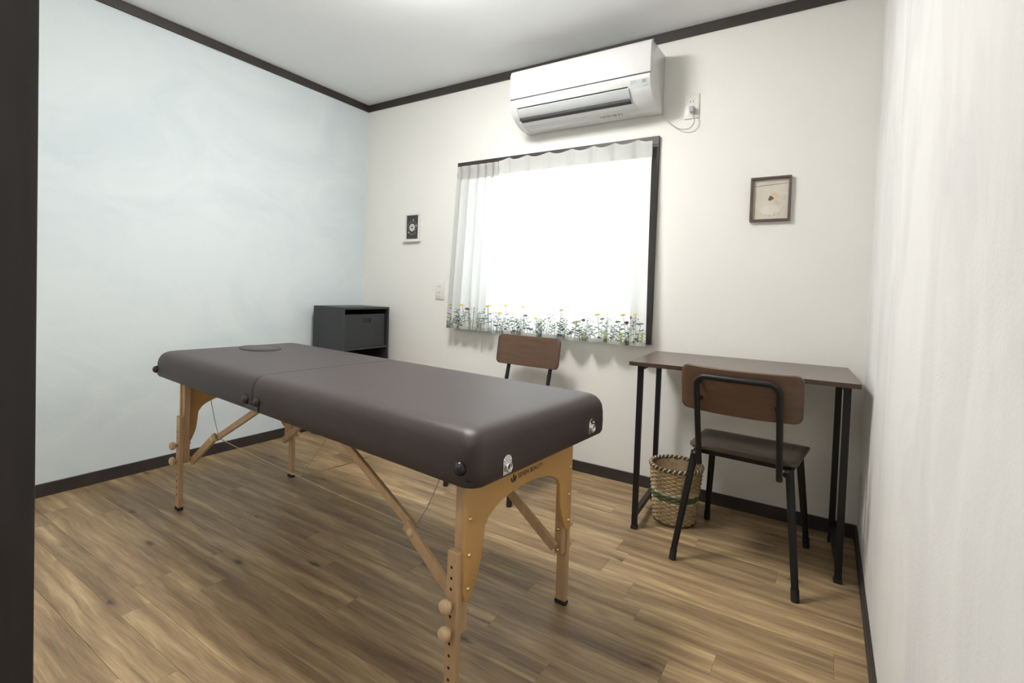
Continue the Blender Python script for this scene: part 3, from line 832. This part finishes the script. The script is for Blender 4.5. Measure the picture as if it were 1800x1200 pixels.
# display and control marks on the right
def on_face(x0, x1, z0, z1, name, mat, d=.0008):
    # follows the slanted lower right face between (-.228,2.045) and (-.243,2.085)
    def yy(z): return -.228 - .015 * (z - 2.045) / .04 if z < 2.085 else -.243 - .002 * (z - 2.085) / .021
    bm = nb(); V = []
    for x in (x0, x1):
        for z in (z0, z1):
            for o_ in (0, -d): V.append(bm.verts.new((x, yy(z) + o_ + .0003, z)))
    for q in ((0, 2, 6, 4), (1, 5, 7, 3), (0, 4, 5, 1), (2, 3, 7, 6), (0, 1, 3, 2), (4, 6, 7, 5)): bm.faces.new([V[i] for i in q])
    obj(name, bm, mat, ac)
on_face(aw - .100, aw - .008, 2.048, 2.084, 'display_panel', M_ACG)
on_face(aw - .040, aw - .020, 2.066, 2.080, 'display_window', M_GREYM, .0014)
for x0, x1, z0, z1 in ((.094, .091, 2.066, 2.081), (.088, .076, 2.076, 2.078), (.083, .081, 2.070, 2.082), (.074, .072, 2.068, 2.080), (.071, .064, 2.073, 2.075), (.090, .084, 2.066, 2.068), (.036, .012, 2.052, 2.054)):
    on_face(aw - x0, aw - x1, z0, z1, 'mark', M_GREYM, .0014)
for k in range(9):
    x = .50 + k * .014 + (k % 3) * .002
    bm = nb(); z = 1.9755 if True else 0
    prism(bm, [(-.098, 1.9735), (-.118, 1.9785), (-.118, 1.9788), (-.098, 1.9738)], 'x', x, x + .006 + .003 * (k % 2)); obj('mark', bm, M_GREYM, ac)

# ------------------------------------------------------------------ sockets, plug and cable
def wall_plate(label, x0, x1, z0, z1, slots):
    t = thing('wall_socket', label, 'socket', ((x0 + x1) / 2, 0, (z0 + z1) / 2), 0)
    w, h = (x1 - x0) / 2, (z1 - z0) / 2
    bm = nb(); box(bm, (-w, -.008, -h), (w, 0, h), .003); obj('plate', bm, M_PLATE, t, smooth=True, angle=40)
    bm = nb(); box(bm, (-w * .42, -.0095, -h * .62), (w * .42, -.007, h * .62), .001); obj('insert', bm, M_PLATE, t)
    for cx_, cz in slots:
        bm = nb(); box(bm, (cx_ - .0012, -.0101, cz - .005), (cx_ + .0012, -.009, cz + .005)); obj('slot', bm, M_SLOT, t)
    return t
wall_plate('white wall socket beside the air conditioner with its plug', 2.365, 2.440, 1.934, 2.057, [(-.007, .024), (.007, .024), (-.007, -.018)])
wall_plate('white wall socket low on the wall left of the curtains', .732, .806, .950, 1.078, [(-.010, .026), (.004, .026), (-.010, -.016), (.004, -.016)])
pg = thing('plug', 'grey plug with thin cable hanging from the air conditioner to the wall socket', 'plug', (2.412, -.010, 1.972))
bm = nb(); box(bm, (-.011, -.030, -.016), (.011, 0, .014), .004); obj('plug_body', bm, plain('grey_plug', (.36, .35, .33, 1), .4), pg, smooth=True, angle=50)
bm = nb()
def bez(p, n=10):
    o = []
    p = [Vector(v) for v in p]
    for i in range(len(p) - 1):
        a = p[max(i - 1, 0)]; b_ = p[i]; c_ = p[i + 1]; d_ = p[min(i + 2, len(p) - 1)]
        for k in range(n):
            t = k / n
            o.append(0.5 * ((2 * b_) + (c_ - a) * t + (2 * a - 5 * b_ + 4 * c_ - d_) * t * t + (3 * b_ - a - 3 * c_ + d_) * t ** 3))
    o.append(p[-1]); return o
tube(bm, bez([(-.158, -.020, .012), (-.140, -.018, -.018), (-.110, -.016, -.052), (-.060, -.016, -.088), (-.010, -.018, -.092), (.012, -.020, -.062), (.002, -.022, -.014)]), .0026, 6)
obj('cable', bm, M_WIRE, pg, smooth=True)

# ------------------------------------------------------------------ pictures
pf = thing('picture_frame', 'small white frame with a dark floral print, left of the window', 'picture', (.497, 0, 1.457))
w, h = .071, .098
bm = nb()
box(bm, (-w, -.014, h - .014), (w, -.001, h), .002); box(bm, (-w, -.014, -h), (w, -.001, -h + .014), .002); box(bm, (-w, -.014, -h + .014), (-w + .014, -.001, h - .014), .002); box(bm, (w - .014, -.014, -h + .014), (w, -.001, h - .014), .002)
box(bm, (-w - .006, -.024, -h - .008), (w + .006, -.001, -h + .002), .002)
obj('frame', bm, M_WFR, pf)
bm = nb(); box(bm, (-w + .012, -.006, -h + .012), (w - .012, -.003, h - .012)); pr = obj('print', bm, M_ART1, pf)
bm = nb()
for k in range(7):
    a = 2 * PI * k / 7 + .2; disc(bm, (.017 * math.cos(a) - .004, -.006, .017 * math.sin(a) - .002), .0115, d=.0006, seg=10)
obj('petal_print', bm, M_ART1W, pr)
bm = nb(); disc(bm, (-.004, -.0066, -.002), .007, d=.0006); obj('flower_centre', bm, M_ART1, pr)
bm = nb(); rnd = random.Random(3)
for k in range(20):
    a = 2 * PI * k / 20; r_ = .040 + .004 * math.sin(3 * a); disc(bm, (r_ * math.cos(a) * .98 - .002, -.006, r_ * math.sin(a) * 1.15 - .002), .0045, d=.0005, seg=8, sx=.5, rot=a + .7)
for k in range(8): disc(bm, (.010 * (k - 4), -.006, -.052 + .0012 * (k - 4) ** 2), .003, d=.0005, seg=8)
obj('wreath_print', bm, M_ART1G, pr)
bm = nb(); disc(bm, (.006, -.006, .052), .006, d=.0005, seg=8, sx=.6); disc(bm, (.035, -.006, .012), .006, d=.0005, seg=8); disc(bm, (-.038, -.006, -.036), .005, d=.0005, seg=8); obj('bud_print', bm, M_ART1W, pr)

pf = thing('picture_frame', 'square dark wood frame with a pale botanical print above the desk', 'picture', (2.781, 0, 1.500))
w, h, fw_ = .085, .104, .0105
bm = nb()
box(bm, (-w, -.022, h - fw_), (w, -.001, h), .0015); box(bm, (-w, -.022, -h), (w, -.001, -h + fw_), .0015); box(bm, (-w, -.022, -h + fw_), (-w + fw_, -.001, h - fw_), .0015); box(bm, (w - fw_, -.022, -h + fw_), (w, -.001, h - fw_), .0015)
obj('frame', bm, M_BFR, pf)
bm = nb(); box(bm, (-w + .009, -.006, -h + .009), (w - .009, -.003, h - .009)); pr = obj('print', bm, M_PAPER, pf)
bm = nb()
prism(bm, [(-w + .012, .062), (w - .012, .071), (w - .012, .0725), (-w + .012, .0640)], 'y', -.0066, -.006); obj('line_print', bm, M_BRN, pr)
bm = nb(); disc(bm, (-.004, -.006, -.052), .042, d=.0005, seg=20, sz=.55); obj('cloud_print', bm, plain('cream_print', srgb(214, 207, 192), .6), pr)
bm = nb()
prism(bm, [(-.010, -.002), (-.002, .018), (.008, .012), (.016, .003), (.004, -.004), (-.002, -.008)], 'y', -.0072, -.006); obj('seed_print', bm, M_BRN, pr)
bm = nb(); prism(bm, [(.000, .030), (.022, .032), (.036, .016), (.048, .000), (.024, .004), (.008, .014)], 'y', -.0068, -.006); obj('petal_print', bm, M_TAN, pr)
bm = nb(); prism(bm, [(.040, .012), (.062, .022), (.068, .004), (.056, -.008), (.046, -.002)], 'y', -.0070, -.006); obj('leaf_print', bm, M_SAGE, pr)
bm = nb(); prism(bm, [(.004, -.006), (.020, .000), (.040, -.012), (.048, -.022), (.030, -.030), (.016, -.022)], 'y', -.0066, -.006)
for (x, z) in ((-.05, .022), (-.036, .034), (.048, .040), (.060, -.014), (.052, -.020), (-.052, -.010), (-.022, .042)): disc(bm, (x, -.006, z), .0028, d=.0006, seg=8)
for k in range(9):
    a = PI * 1.08 + k * PI * .84 / 8; disc(bm, (.058 * math.cos(a), -.006, -.028 + .048 * math.sin(a)), .007, d=.0006, seg=8, sz=.4, rot=a + 1.2 + (k % 2))
obj('garland_print', bm, M_PAPERD, pr)

# ------------------------------------------------------------------ curtains
def interp(p, t):
    return p[0] + (p[1] - p[0]) * t

def curtain(name_label, xt, xb, zt, zb, folds, amp_t, amp_b, y_t, y_b, ph, seed, scal, nu, cloth):
    rnd = random.Random(seed)
    js = [rnd.uniform(-.35, .35) for _ in range(12)]
    def S(u, v):   # v: 0 top, 1 bottom
        a = 2 * PI * folds * u + ph + .6 * math.sin(2 * PI * u * 1.3 + js[0]) + js[1] * v * 2
        x = interp(xt, u) * (1 - v ** 1.15) + interp(xb, u) * v ** 1.15
        amp = amp_t + (amp_b - amp_t) * min(1, v * 1.2)
        pleat = math.cos(a)
        y_ = (y_t + (y_b - y_t) * v) - amp * (.5 + .5 * pleat) - .006 * math.sin(2.3 * a + js[2]) * v
        x += amp * .35 * math.sin(a) * (1 if folds > 6.5 else .7)
        z = zt + (zb - zt) * v
        z += scal * (1 - min(1, v * 8)) * math.cos(a + PI) - (0.004 * math.sin(a * .5 + js[3])) * v
        # pinch near the heading
        p = math.exp(-((v - .06) / .035) ** 2)
        y_ += p * amp * .35 * (pleat > 0) * pleat
        return Vector((x, y_, z))
    t = thing('curtain', name_label, 'curtain', (0, 0, 0))
    bm = nb(); nv = 64; G = []
    for j in range(nv + 1):
        v = (j / nv)
        G.append([bm.verts.new(S(i / nu, v)) for i in range(nu + 1)])
    for j in range(nv):
        for i in range(nu):
            f = bm.faces.new((G[j][i], G[j][i + 1], G[j + 1][i + 1], G[j + 1][i])); f.smooth = True
    obj('fabric', bm, cloth, t, smooth=True)
    # heading tape and hem: second layers of cloth
    for nm, va, vb, off in (('heading_tape', .005, .085, .0016), ('hem', .982, 1.0, .0014)):
        bm = nb(); G = []
        for j in range(5):
            v = va + (vb - va) * j / 4
            G.append([bm.verts.new(S(i / nu, v) + Vector((0, off if nm == 'heading_tape' else -off, 0))) for i in range(nu + 1)])
        for j in range(4):
            for i in range(nu): f = bm.faces.new((G[j][i], G[j][i + 1], G[j + 1][i + 1], G[j + 1][i])); f.smooth = True
        obj(nm, bm, M_TAPE, t, smooth=True)
    # embroidered meadow along the hem
    bms = {k: nb() for k in ('g', 'd', 'l', 'y', 'r')}
    wide = abs(xb[1] - xb[0]); hh = zt - zb
    def N(u, v):
        e = .002
        a = S(min(1, u + e), v) - S(max(0, u - e), v); b_ = S(u, max(0, v - e)) - S(u, min(1, v + e))
        n_ = a.cross(b_)
        if n_.length < 1e-9: return Vector((0, -1, 0))
        n_.normalize()
        return n_ if n_.y < 0 else -n_
    def Q(x, z):  # pattern metres -> cloth
        u = min(.999, max(.001, x / wide)); v = min(.999, max(.5, 1 - z / hh))
        return S(u, v) + N(u, v) * .0012
    def poly(key, pts):
        b2 = bms[key]
        vs_ = [b2.verts.new(Q(*p)) for p in pts]
        try: b2.faces.new(vs_)
        except ValueError: pass
    def strip(key, pts, w0, w1):
        n_ = len(pts)
        for i in range(n_ - 1):
            (x0, z0_), (x1, z1_) = pts[i], pts[i + 1]
            dx, dz = x1 - x0, z1_ - z0_; l = math.hypot(dx, dz) or 1
            nx_, nz_ = -dz / l, dx / l
            wa = w0 + (w1 - w0) * i / (n_ - 1); wb = w0 + (w1 - w0) * (i + 1) / (n_ - 1)
            poly(key, [(x0 + nx_ * wa, z0_ + nz_ * wa), (x0 - nx_ * wa, z0_ - nz_ * wa), (x1 - nx_ * wb, z1_ - nz_ * wb), (x1 + nx_ * wb, z1_ + nz_ * wb)])
    def leaf(key, x, z, a, ln, wd):
        c_, s_ = math.cos(a), math.sin(a)
        pts = []
        for f_, g_ in ((0, 0), (.35, .5), (.7, .42), (1, 0), (.7, -.42), (.35, -.5)):
            px_, pz_ = f_ * ln, g_ * wd
            pts.append((x + px_ * c_ - pz_ * s_, z + px_ * s_ + pz_ * c_))
        poly(key, pts)
    x = .004
    while x < wide - .004:
        kind = rnd.random(); hgt = rnd.uniform(.05, .125) if kind < .75 else rnd.uniform(.09, .17)
        lean = rnd.uniform(-.02, .02); key = rnd.choice('ggd')
        pts = [(x + lean * (k / 5) ** 1.5, .004 + hgt * k / 5) for k in range(6)]
        strip(key, pts, .0009, .0006)
        if kind < .45:
            for k in range(3, 9):
                f_ = k / 9; px_ = x + lean * f_ ** 1.5
                leaf(key, px_, .004 + hgt * f_, PI / 2 + (.8 if k % 2 else -.8), .012 + .006 * rnd.random(), .005)
        elif kind < .75:
            for k in range(5):
                a = PI / 2 + (k - 2) * .42; ex, ez = x + lean + math.cos(a) * .018, .004 + hgt + math.sin(a) * .018
                strip(key, [(x + lean, .004 + hgt * .92), (ex, ez)], .0006, .0005)
                leaf(key, ex, ez, a, .006, .004)
        else:
            fl = rnd.choice('yyyrlg')
            cx_, cz_ = x + lean, .004 + hgt
            R = .0065
            for k in range(7):
                a = PI * .15 + PI * 1.0 * k / 6 if fl != 'r' else 2 * PI * k / 7
                leaf(fl, cx_, cz_, a, R * 1.4, .006)
            for k in range(2, 5): leaf(key, x + lean * (k / 6) ** 1.5, .004 + hgt * k / 6, PI / 2 + (1 if k % 2 else -1) * .9, .016, .005)
        if rnd.random() < .16:
            for k in range(7): leaf('l', x + .004, .01 + k * .008, PI / 2 + (.9 if k % 2 else -.9), .012, .006)
        if rnd.random() < .5:
            gx = x + rnd.uniform(-.004, .006)
            for k in range(4): strip(rnd.choice('gd'), [(gx + k * .0025, .002), (gx + k * .0028 + rnd.uniform(-.006, .006), .02 + rnd.random() * .035)], .0009, .0004)
        if rnd.random() < .3:
            gx = x; gz = rnd.uniform(.015, .05)
            for k in range(6): leaf('d', gx, gz, 2 * PI * k / 6, .008, .004)
        x += rnd.uniform(.006, .014)
    bm = nb()
    for q, k in enumerate('gdlyr'): merge(bm, bms[k], None, q)
    eo = obj('flower_embroidery', bm, [M_STALK, M_STALKD, M_LIME, M_YEL, M_RED], t); eo['kind'] = 'stuff'
    return t
curtain('gathered white curtain with embroidered flower hem, left half of the window', (.945, 1.260), (.915, 1.257), 1.828, .770, 5, .034, .060, -.042, -.046, .4, 11, .004, 150, M_CURT2)
curtain('wide white curtain with embroidered flower hem, right half of the window', (1.266, 2.222), (1.284, 2.232), 1.840, .764, 7, .022, .058, -.042, -.052, 0, 5, .010, 320, M_CURT)
# rail under the top casing
rl = thing('curtain_rail', 'dark curtain rail under the top of the window frame', 'curtain rail', (0, 0, 0))
bm = nb(); box(bm, (.95, -.036, 1.812), (2.204, -.020, 1.826), .003); obj('rail', bm, M_ALU, rl)
for x in (.955, 1.577, 2.198):
    bm = nb(); box(bm, (x - .006, -.022, 1.808), (x + .006, -.018, 1.846), .001); obj('bracket', bm, M_ALU, rl)
